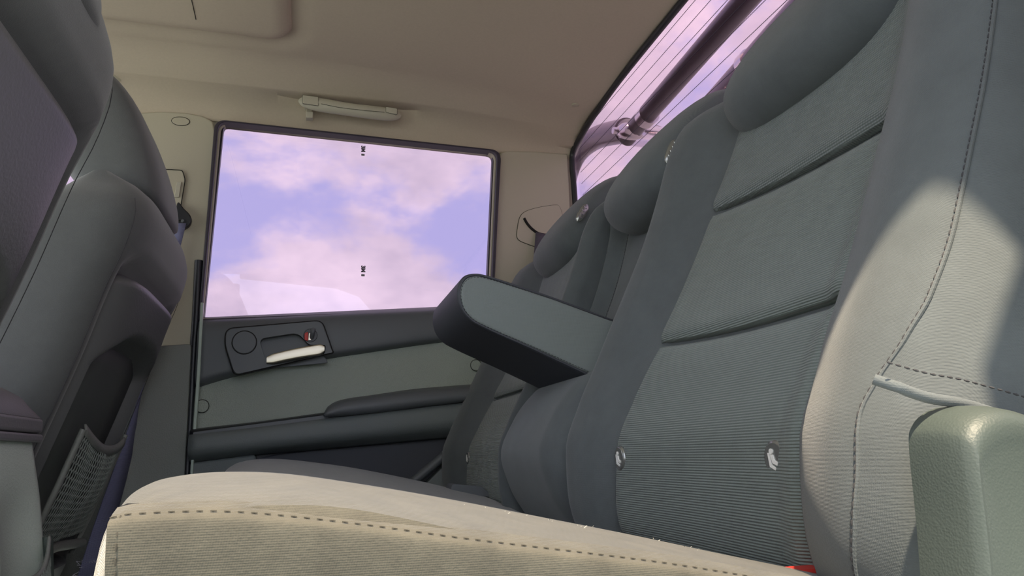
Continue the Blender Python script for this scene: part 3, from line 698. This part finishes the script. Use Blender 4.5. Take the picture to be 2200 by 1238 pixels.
def isofix(root, Y, front):
    z = .4405; x = front(Y, z) - .007
    b = disc('anchor_button', (x - .003, Y, z), .0125, .008, M['chrome'], root, axis='X', bevel=.002)
    b.data.materials[0] = M['badge']
    s = .0078
    def q(pts, nm):
        k = [(x - .0038, Y - s * a, z + s * c) for a, c in pts]; n = len(k)
        V = k + [(p[0] + .0015, p[1], p[2]) for p in k]; F = [tuple(range(n))] + [(i, (i + 1) % n, n + (i + 1) % n, n + i) for i in range(n)]
        obj(nm, V, F, M['white'], b, smooth=False)
    # child seat pictogram: head, body, seat shell
    q([(.25 * math.cos(a) - .25, .62 + .25 * math.sin(a)) for a in [i * math.pi / 6 for i in range(12)]], 'emblem_head')
    q([(-.35, .35), (0, .35), (.15, -.1), (.7, -.35), (.55, -.6), (-.1, -.4)], 'emblem_body')
    q([(-.75, .5), (-.5, .5), (-.35, -.45), (.35, -.78), (.25, -1.0), (-.55, -.7)], 'emblem_shell')
M['badge'] = mat('satin_badge', (.34, .35, .34), .22, metal=.7)

# near outboard seat
offY = [.262, .28, .30, .33, .37, .40, .43, .455, .705, .73, .765, .795, .82, .835]
offV = [-.010, -.045, -.066, -.074, -.060, -.034, -.012, 0, 0, -.004, -.022, -.038, -.042, -.036]
def front_near(Y, z):
    o = interp(Y, offY, offV)
    if Y < .45:
        k = interp(z, [.36, .42, .46, .52, .62, .74, .9], [.72, .78, .76, .86, 1.0, 1.1, 1.2]); o *= k
    elif Y > .7:
        o *= interp(z, [.36, .45, .6, .8, .88], [.6, .75, 1, 1.0, .7])
    return base(z) + o + .004 * math.cos((Y - .59) / .135 * math.pi / 2)
r1 = empty('outboard_backrest', (.35, .58, .33), 'large near rear seat backrest with ribbed panels and a sunlit stitched side', 'seat backrest')
backrest(r1, .262, .838, front_near, M['seat'], ztop=.90, nY=90)
def slanted(name, m, root, front, y0a, y1a, z0a, z1a, bow=.0, puff=.011, z0b=None, z1b=None, y0b=None, y1b=None):
    """panel with corners: bottom edge z0a (far y1a) .. z0b (near y0a); top z1a .. z1b; y limits may taper to the top"""
    z0b = z0a if z0b is None else z0b; z1b = z1a if z1b is None else z1b; y0b = y0a if y0b is None else y0b; y1b = y1a if y1b is None else y1b
    nY, nZ = 40, 40; rows = []
    for i in range(nZ):
        v = i / (nZ - 1); col = []
        for j in range(nY):
            u = j / (nY - 1); ya = y0a + (y0b - y0a) * v; yb_ = y1a + (y1b - y1a) * v; Y = ya + (yb_ - ya) * u
            lo_ = z0b + (z0a - z0b) * u - bow * math.sin(math.pi * u); hi = z1b + (z1a - z1b) * u - bow * math.sin(math.pi * u)
            z = lo_ + (hi - lo_) * v
            e = (1 - abs(2 * u - 1) ** 12) ** .5 * (1 - abs(2 * v - 1) ** 14) ** .5
            low = .007 * (1 - v) ** 4
            col.append((front(Y, z) + .005 - (puff + low) * e, Y, z))
        rows.append(col)
    return grid(name, rows, m, root, solid=.006, soff=0)
slanted('insert_panel', M['rib'], r1, front_near, .420, .740, .362, .556, z0b=.362, z1b=.545, bow=.004, y1b=.737)
slanted('insert_panel', M['rib'], r1, front_near, .420, .737, .561, .708, z0b=.550, z1b=.690, bow=.004, y0b=.425, y1b=.732)
slanted('insert_panel', M['knit'], r1, front_near, .425, .732, .713, .87, z0b=.695, z1b=.87, bow=.004, y1b=.71)
headrest(r1, .590, M['seat'], w=.143, dz=-.012)
# stitched seam between the face and the side
def seam_near():
    cz = [.30, .385, .41, .439, .462, .48, .50, .52, .56, .62, .70, .80, .89]
    cy = [.330, .325, .320, .316, .316, .310, .300, .294, .292, .292, .294, .296, .296]
    out = []
    for i in range(160):
        z = .36 + (.885 - .36) * i / 159; Y = interp(z, cz, cy)
        d = min(Y - .262, .838 - Y); rr = max(0, min(1, d / .022)); f = front_near(Y, z) + (1 - math.sqrt(max(0, 1 - (1 - rr) ** 2))) * .022
        out.append(Vector((f - .0006, Y, z)))
    return out
sn = seam_near()
if len(sn) > 3:
    stitches('seam_stitching', sn, .0026, .0006, M['stitch'], r1, every=.0044)
    tube('seam_piping', [Vector(p) + Vector((.0008, -.0012, 0)) for p in sn], .0011, M['seat'], r1, seg=6)
isofix(r1, .457, front_near); isofix(r1, .722, front_near)
# horizontal stitched hem on the side, above the hinge cover
hem = [P(x, y, .258) for x, y in [(1905, 806), (1960, 822), (2040, 850), (2120, 872), (2260, 900)]]
stitches('hem_stitching', [p + Vector((0, -.003, 0)) for p in spl(hem, 30)], .0034, .0008, M['stitch'], r1, every=.006) if False else None

# middle seat
def front_mid(Y, z):
    lowp = interp(z, [.33, .40, .45, .50, .545, .57, .60], [.0, -.030, -.045, -.044, -.030, .02, .045])
    hi = interp(z, [.57, .60, .80, .86], [.0, .030, .022, .0])
    o = lowp + (hi if z > .60 else 0)
    if z > .60: o = .045 * (1 - sstep(.60, .66, z)) + hi * sstep(.60, .66, z)
    d = min(Y - .842, 1.125 - Y)
    o += .012 * (1 - sstep(0, .05, d))
    if z > .58: o -= .045 * (1 - sstep(.0, .028, 1.125 - Y)) 
    return base(z) + o
r2 = empty('middle_backrest', (.35, .98, .33), 'narrow middle rear seat backrest with the armrest folded down', 'seat backrest')
backrest(r2, .845, 1.124, front_mid, M['seat'], ztop=.885)
headrest(r2, .962, M['seat'], w=.126, dz=-.022)
stitches('seam_stitching', [(front_mid(1.085, z) - .002, 1.085, z) for z in [.60 + .27 * i / 30 for i in range(31)]], .004, .0006, M['stitch'], r2, every=.005)
# armrest
ar = [(p.x, p.z) for p in (P(x, y, .885) for x, y in [(1320, 690), (1180, 636), (1050, 592), (1020, 585), (998, 590), (986, 606), (982, 632), (990, 665), (1012, 690), (1060, 714), (1140, 750), (1275, 815)])]
ar = ar + [(.44, .50), (.47, .56), (.45, .60)]
arm_pts = []
for p in rounded(ar, .010, 3): arm_pts.append(p)
def extr(name, poly, y0, y1, m, parent, bevel, segs=3):
    return plate(name, poly, y0, y1 - y0, m, parent, bevel=bevel, segs=segs, angle=60)
extr('armrest', arm_pts, .885, 1.085, M['vinyl_dark'], r2, .010, 4)
cx_, cz_ = np.mean([p[0] for p in ar]), np.mean([p[1] for p in ar])
face = [(cx_ + (a - cx_) * .975, cz_ + (b - cz_) * .93) for a, b in arm_pts]
extr('armrest_side', face, .8825, .90, M['vinyl'], r2, .004)
stitches('armrest_stitching', [(a, .8825, b) for a, b in [(cx_ + (a - cx_) * .965, cz_ + (b - cz_) * .90) for a, b in arm_pts] ], .0026, .0004, M['stitch'], r2, every=.0042)
tube('armrest_piping', [(cx_ + (a - cx_) * .982, .8850, cz_ + (b - cz_) * .955) for a, b in arm_pts], .0017, M['vinyl_dark'], r2, seg=6, closed=True)

# far outboard seat
def front_far(Y, z):
    Ym = 1.96 - Y     # mirror of the near seat about the car's centre line
    return front_near(max(.262, min(.835, Ym * 1.0)), z)
offF = ([1.128, 1.14, 1.16, 1.19, 1.215, 1.49, 1.52, 1.56, 1.60, 1.63, 1.655], [-.036, -.042, -.036, -.012, 0, 0, -.020, -.045, -.052, -.04, -.01])
def front_far(Y, z):
    return base(z) + interp(Y, *offF) * interp(z, [.36, .45, .6, .8, .88], [.7, .8, 1, 1, .7])
r3 = empty('far_backrest', (.35, 1.39, .33), 'rear seat backrest beside the far door, partly hidden by the armrest', 'seat backrest')
backrest(r3, 1.128, 1.655, front_far, M['seat'], ztop=.895, nY=70)
slanted('insert_panel', M['rib'], r3, front_far, 1.195, 1.505, .362, .553, puff=.010)
slanted('insert_panel', M['rib'], r3, front_far, 1.195, 1.505, .558, .70, puff=.010)
slanted('insert_panel', M['knit'], r3, front_far, 1.20, 1.50, .705, .87, puff=.008)
headrest(r3, 1.375, M['seat'], w=.135)
isofix(r3, 1.21, front_far); isofix(r3, 1.49, front_far)
# release badges on the near ends of the middle and far headrests
def badge(root, px, py, Y, L_=.045):
    a, b = P(px + 10, py - 26 * (.86 / Y), Y), P(px - 12, py + 26 * (.86 / Y), Y)
    t = (b - a).normalized(); n = Vector((0, 1, 0)); w = t.cross(n).normalized()
    rows = []
    for i in range(14):
        u = i / 13; s = math.sqrt(max(.05, 1 - abs(2 * u - 1) ** 3)); c = a.lerp(b, u)
        rows.append([c + w * .008 * s * math.cos(q) + n * .004 * s * math.sin(q) for q in [2 * math.pi * k / 12 for k in range(12)]])
    o = grid('release_badge', rows, M['badge'], root, cv=True, caps=True)
    o['label'] = 'satin grey oval badge'
    for k in range(4):
        c = a.lerp(b, .22 + .18 * k) + Vector((0, -.0042, 0))
        tube('raised_letter', [c + w * .003, c - w * .001 + t * .002, c - w * .004 - t * .001], .0008, M['chrome'], o, seg=6)
badge(r2, 1445, 326, .852); badge(r3, 1252, 458, 1.235)

# seat hinge cover on the near side
hc = empty('hinge_cover', P(2110, 1050, .25), 'grey grained plastic hinge cover at the side of the near backrest', 'cover')
def hinge():
    outl = spl([(p.x, 0, p.z) for p in (P(x, y, .262) for x, y in [(2015, 1300), (2000, 1120), (1984, 960), (1990, 915), (2018, 885), (2060, 872), (2110, 880), (2170, 910), (2230, 980), (2270, 1060), (2300, 1160), (2330, 1300)])], 60)
    cx = np.mean([p[0] for p in outl]); cz = outl[0][2] - .02
    rows = []
    for s, y in ((1.0, .270), (1.0, .262), (.992, .252), (.975, .245), (.945, .2405), (.90, .239), (.85, .240), (.80, .241), (.5, .241), (.02, .241)):
        rows.append([(cx + (p[0] - cx) * s, y, cz + (p[2] - cz) * s) for p in outl])
    grid('cover_shell', rows, M['greyp'], hc)
hinge()
# padded cloth fold above the hinge cover
fold = spl([tuple(P(x, y, .263)) for x, y in [(1900, 812), (1940, 836), (2000, 856), (2060, 866), (2130, 886), (2260, 933)]], 30)
tube('side_fold', [(p[0], .2632 + .006 * max(0, 1 - i / 5), p[2]) for i, p in enumerate(fold)], .0024, M['seat'], r1, seg=12)
stitches('fold_stitching', [(p[0], p[1] - .0015, p[2] + .007) for p in spl([tuple(P(x, y, .263)) for x, y in [(1905, 815), (1990, 838), (2080, 855), (2260, 905)]], 30)], .0026, .0006, M['stitch'], r1, every=.0044)

# belt buckle between cushion and backrest
bk = empty('belt_buckle', P(1770, 1225, .40), 'black belt buckle with a red release button sunk between cushion and backrest', 'seat belt part')
c = P(1768, 1236, .42)
obj('buckle_body', [(c.x + a * .03, c.y + b * .012, c.z - .012 + d * .014) for a in (-1, 1) for b in (-1, 1) for d in (-1, 1)], [(0, 1, 3, 2), (4, 6, 7, 5), (0, 4, 5, 1), (2, 3, 7, 6), (0, 2, 6, 4), (1, 5, 7, 3)], M['black'], bk, bevel=.004)
obj('release_button', [(c.x - .012 + a * .014, c.y - .004 + b * .009, c.z + .002 + d * .004) for a in (-1, 1) for b in (-1, 1) for d in (-1, 1)], [(0, 1, 3, 2), (4, 6, 7, 5), (0, 4, 5, 1), (2, 3, 7, 6), (0, 2, 6, 4), (1, 5, 7, 3)], M['red'], bk, bevel=.002)
ft = plate('floor_bracket', rounded(xz([(972, 1040), (1035, 1046), (1060, 1068), (965, 1062)], 1.3), .004), 1.30, .05, M['plastic_smooth'], bevel=.004); tag(ft, 'small grey plastic guide beside the far door where cushion meets backrest', 'cover')

# ------------------------------------------------------------------ front seats
# the near rear door, open and out of view, added to block skylight
nd1 = empty('shade_door', (-.27, .09, .1), kind='structure')
def dxy(t, o=0):      # t metres out from the hinge
    a = math.radians(248); return (-.27 + t * math.cos(a) + o * math.sin(a), .09 + t * math.sin(a) - o * math.cos(a))
def dplate(name, poly, o0, o1, m):
    n = len(poly); V = [(*dxy(t, o0), z) for t, z in poly] + [(*dxy(t, o1), z) for t, z in poly]
    return obj(name, V, [tuple(range(n)), tuple(range(2 * n - 1, n - 1, -1))] + [(i, (i + 1) % n, n + (i + 1) % n, n + i) for i in range(n)], m, nd1, bevel=.006)
dplate('door_card', [(.0, .05), (.70, .05), (.92, .45), (.95, .74), (.0, .70)], .0, .07, M['panel'])
dplate('door_skin', [(.0, .03), (.72, .03), (.94, .45), (.97, .75), (.0, .71)], .07, .09, M['roof'])
for pl in ([(.0, .70), (.045, .70), (.075, 1.17), (.03, 1.19)], [(.91, .74), (.95, .74), (.86, 1.13), (.82, 1.12)], [(.03, 1.19), (.075, 1.155), (.83, 1.10), (.86, 1.14)]):
    dplate('window_frame', pl, .02, .06, M['rubber'])
dplate('pane', [(.04, .70), (.92, .74), (.83, 1.12), (.07, 1.17)], .038, .042, M['glass'])

def front_seat(dx, dy, dz, label, hdz=0, hdx=0, arch0=.655, name='bucket_seat'):
    root = empty(name, (-.35 + dx, 1.37 + dy, .12), label, 'seat', 'front seats seen from behind')
    T = lambda p: (p[0] + dx, p[1] + dy, p[2] + dz)
    ZR = [.20, .30, .40, .50, .60, .70, .76, .81, .845, .87, .885]
    XR_ = [-.430, -.392, -.355, -.322, -.290, -.262, -.242, -.233, -.240, -.262, -.295]
    rear = lambda z: interp(z, ZR, XR_)
    y0, y1 = 1.125, 1.615
    rows = []
    nz = 50
    for i in range(nz):
        z = .20 + (.885 - .20) * i / (nz - 1); xr = rear(z); dep = interp(z, [.2, .77, .84, .875, .885], [.20, .19, .15, .09, .04])
        fx = xr - dep; yy0 = y0 + .06 * sstep(.78, .885, z) ** 2; yy1 = y1 - .06 * sstep(.78, .885, z) ** 2
        col = []
        w = yy1 - yy0
        for j in range(60):
            q = 2 * math.pi * j / 60; cs, sn_ = math.cos(q), math.sin(q)
            ex = .45
            yy = (yy0 + yy1) / 2 + w / 2 * math.copysign(abs(sn_) ** .42, sn_); xx = (xr + fx) / 2 + (xr - fx) / 2 * math.copysign(abs(cs) ** .62, cs)
            if z < .755 and cs > 0:      # hollow behind the hard shell
                k = (1 - sstep(.17, .215, abs(yy - (y0 + y1) / 2))) * (1 - sstep(.735, .755, z)); xx -= .035 * k
            col.append(T((xx, yy, z)))
        rows.append(col)
    grid('backrest_cover', rows, M['front'], root, cv=True, caps=True)
    # side seam
    for Y, ys in ((1.60, 1), (1.145, -1)):
        tube('side_seam', [T((rear(z) - .020, Y, z)) for z in [.30 + .53 * i / 30 for i in range(31)]], .0005, M['stitch'], root, seg=6)
    # hard shell with recess
    rows = []; Ya, Yb = 1.185, 1.555
    for i in range(90):
        v = i / 89; z = .24 + (.742 - .24) * v; col = []
        for j in range(80):
            u = j / 79; Y = Ya + (Yb - Ya) * u
            x = rear(z) - .004
            x += .012 * (1 - abs(2 * u - 1) ** 4)
            x -= .05 * sstep(.705, .742, z) ** 2 * 1.0
            x -= .03 * (abs(2 * u - 1) ** 10)
            rec = sstep(.215 - .18, .215 - .205, abs(Y - 1.37) - 0.0) if False else (1 - sstep(.148, .168, abs(Y - 1.365)))
            arch = arch0 - .03 * (abs(Y - 1.37) / .14) ** 3
            rec *= (1 - sstep(arch - .02, arch, z)) * sstep(.285, .31, z)
            x -= .040 * rec
            col.append(T((x, Y, z)))
        rows.append(col)
    grid('seat_shell', rows, M['seatshell'], root, solid=.005, soff=-1)
    # dark recess floor
    rows = [[T((rear(z) - .032 + .004, Y, z)) for Y in (1.215, 1.30, 1.37, 1.44, 1.52)] for z in [.30 + .03 * i for i in range(12)]]
    grid('recess_panel', rows, M['recess'], root, solid=.003)
    # pocket: posts, hem, net
    for Y in (1.235, 1.505):
        tube('pocket_post', [T((rear(z) + .004, Y, z)) for z in (.30, .36, .42, .47, .50)], .0045, M['plastic'], root, seg=10)
    hem = spl([T((rear(.492) + .006, 1.243, .500)), T((rear(.48) + .012, 1.30, .481)), T((rear(.47) + .013, 1.37, .471)), T((rear(.475) + .012, 1.44, .474)), T((rear(.49) + .006, 1.50, .487))], 30)
    rows = [[(p[0], p[1], p[2] + .008), (p[0] + .002, p[1], p[2]), (p[0], p[1], p[2] - .008)] for p in hem]
    po = grid('mesh_pocket', rows, M['plastic'], root, solid=.003, soff=0)
    # diamond net as flat cords
    V, F = [], []
    def surf(u, v):     # u across, v down
        Y = 1.243 + .257 * u; zt = interp(u, [0, .25, .5, .75, 1], [.494, .474, .464, .467, .480]); z = zt + (.335 - zt) * v
        x = rear(z) + .006 + .016 * math.sin(math.pi * u) * math.sin(math.pi * min(1, .25 + v * .75)) + .003 * math.sin(u * 19) * (1 - abs(2 * u - 1))
        return Vector(T((x, Y, z)))
    def cord(a, b, r=.0008):
        t = (b - a); 
        if t.length < 1e-5: return
        t.normalize(); w = t.cross(Vector((1, 0, 0))).normalized() * r; h = t.cross(w).normalized() * r; k = len(V)
        for p in (a, b): V.extend([p + w, p + h, p - w, p - h])
        for e in range(4): F.append((k + e, k + (e + 1) % 4, k + 4 + (e + 1) % 4, k + 4 + e))
    NU, NV = 34, 15
    for i in range(NU):
        for j in range(NV):
            # hexagonal-ish cells: short upright strands and slanting ones
            o_ = .5 * (j % 2); u0 = (i + o_) / NU; v0 = j / NV; v1 = (j + .45) / NV; v2 = (j + 1) / NV
            if u0 > 1: continue
            cord(surf(u0, v0), surf(u0, v1))
            for s_ in (-.5, .5):
                u1 = u0 + s_ / NU
                if 0 <= u1 <= 1: cord(surf(u0, v1), surf(u1, v2))
    tag(obj('pocket_net', V, F, M['net'], po, smooth=False), kind='stuff')
    # lower edge of shell
    tube('shell_lower_edge', [T((rear(.33) + .004, Y, .325 - .02 * abs(Y - 1.37) * 3)) for Y in [1.22 + .03 * i for i in range(11)]], .008, M['plastic'], root, seg=10)
    # headrest
    pr = [(-.250, .862), (-.243, .885), (-.252, .93), (-.272, .99), (-.300, 1.05), (-.335, 1.092), (-.372, 1.105), (-.405, 1.09), (-.42, 1.04), (-.415, .98), (-.395, .92), (-.35, .88), (-.30, .868)]
    loop = spl([(a + hdx, 0, b + hdz) for a, b in pr], 44, True); cx, cz = -.33 + hdx, .98 + hdz; rows = []
    for i in range(25):
        t = -1 + 2 * i / 24; t = math.copysign(abs(t) ** .8, t); s = max(.15, (max(0, 1 - abs(t) ** 4)) ** (1 / 3.))
        rows.append([T((cx + (p[0] - cx) * (.3 + .7 * s), 1.37 + .135 * t, cz + (p[2] - cz) * (.5 + .5 * s))) for p in loop])
    grid('headrest', rows, M['front'], root, cv=True, caps=True)
    for s_ in (-.05, .05):
        tube('headrest_post', [T((-.33 + hdx, 1.37 + s_, .86)), T((-.34 + hdx, 1.37 + s_, .93 + hdz))], .006, M['chrome'], root, seg=10)
    # cushion and base
    rows = []
    for Y in [1.13, 1.135, 1.15, 1.2, 1.3, 1.44, 1.54, 1.59, 1.605, 1.61]:
        e = 0 if 1.14 < Y < 1.6 else .02
        rows.append([T((x, Y, z)) for x, z in ((-.43, .14), (-.43, .30), (-.45, .36 - e), (-.55, .385 - e), (-.80, .41 - e), (-.88, .37 - e), (-.89, .30), (-.87, .16))])
    grid('seat_cushion', rows, M['front'], root, cv=True, caps=True, bevel=.01)
    obj('seat_rail', [T((x, y, z)) for x in (-.85, -.46) for y in (1.17, 1.21) for z in (.085 - dz, .15)], [(0, 1, 3, 2), (4, 6, 7, 5), (0, 4, 5, 1), (2, 3, 7, 6), (0, 2, 6, 4), (1, 5, 7, 3)], M['black'], root, bevel=.004)
    return root
front_seat(0, 0, 0, 'grey front seat by the far door with headrest and full mesh pocket on its back')
front_seat(.03, -.745, .045, 'nearest front seat, cut off by the picture edge, with purple-lit shell on its back', hdz=-.06, hdx=.015, arch0=.585)

# ------------------------------------------------------------------ centre console
def console():
    root = empty('centre_console', (-.45, .98, .1), 'grey green grained centre console with padded lid between the front seats', 'console')
    y0, y1 = .90, 1.075
    def xr(z): return interp(z, [.08, .30, .40, .47, .50], [-.296, -.300, -.313, -.328, -.333])
    rows = []
    for i in range(30):
        z = .08 + .40 * i / 29; x = xr(z)
        col = [(-.70, y0, z), (x - .03, y0, z), (x - .008, y0 + .006, z), (x, y0 + .02, z)]
        for j in range(12):
            Y = y0 + .03 + (y1 - y0 - .045) * j / 11; col.append((x - .03 * (1 - sstep(0, .07, Y - y0 - .03)) * 0 - .012 * math.sin(math.pi * j / 11) * (1 - sstep(.38, .45, z)), Y, z))
        col += [(x - .001, y1 - .006, z), (x - .006, y1 - .001, z), (x - .03, y1, z), (-.70, y1, z)]
        rows.append(col)
    grid('console_body', rows, M['console'], root, cv=True, caps=True)
    def slab(name, z0, z1, g_, m, bev):
        x = -.326 + g_
        return obj(name, [(a, b, c) for a in (-.66, x) for b in (y0 - g_, y1 + g_) for c in (z0, z1)], [(0, 1, 3, 2), (4, 6, 7, 5), (0, 4, 5, 1), (2, 3, 7, 6), (0, 2, 6, 4), (1, 5, 7, 3)], m, root, bevel=bev, segs=4)
    slab('console_rim', .478, .488, .004, M['shell'], .003)
    slab('lid_frame', .489, .507, .003, M['shell'], .004)
    # domed padded lid
    rows = []
    for i in range(24):
        t = i / 23; x = -.66 + .334 * t; e = math.sqrt(max(0.0, 1 - max(0, (t - .72) / .28) ** 2.4)); col = []
        for j in range(16):
            u = j / 15; Y = y0 + (y1 - y0) * u; h = .045 * e * (1 - abs(2 * u - 1) ** 4) ** .5
            col.append((x, Y, .508 + h))
        col += [(x, y1, .507), (x, y0, .507)]
        rows.append(col)
    grid('padded_lid', rows, M['shell'], root, cv=True, caps=True)
    # pocket frame and net at the rear
    z1 = .365
    tube('pocket_post', [(xr(z) + .004, y1 - .006, z) for z in (.10, .2, .3, .365)], .006, M['greyp'], root, seg=10)
    hem = spl([(xr(.36) + .006, y1 - .012, .362), (xr(.34) + .010, y1 - .04, .338), (xr(.33) + .012, y1 - .08, .325), (xr(.33) + .010, y0 + .02, .33)], 20)
    po = grid('mesh_pocket', [[(p[0], p[1], p[2] + .006), (p[0] + .002, p[1], p[2]), (p[0], p[1], p[2] - .007)] for p in hem], M['plastic'], root, solid=.003, soff=0)
    V, F = [], []
    def sf(u, v): 
        Y = y1 - .012 + (y0 + .02 - y1 + .012) * u; zt = interp(u, [0, .3, .6, 1], [.358, .334, .322, .325]); z = zt + (.14 - zt) * v
        return Vector((xr(z) + .007 + .008 * math.sin(math.pi * u), Y, z))
    for i in range(20):
        for j in range(24):
            o_ = .5 * (j % 2); u0 = min(1, (i + o_) / 20); v0, v1, v2 = j / 24, (j + .45) / 24, (j + 1) / 24
            for a, b in ((sf(u0, v0), sf(u0, v1)), (sf(u0, v1), sf(max(0, u0 - .025), v2)), (sf(u0, v1), sf(min(1, u0 + .025), v2))):
                t = b - a
                if t.length < 1e-5: continue
                t.normalize(); w = t.cross(Vector((1, 0, 0))).normalized() * .0008; h = t.cross(w).normalized() * .0008; k = len(V)
                for p in (a, b): V.extend([p + w, p + h, p - w, p - h])
                for e in range(4): F.append((k + e, k + (e + 1) % 4, k + 4 + (e + 1) % 4, k + 4 + e))
    tag(obj('pocket_net', V, F, M['net'], po, smooth=False), kind='stuff')
console()
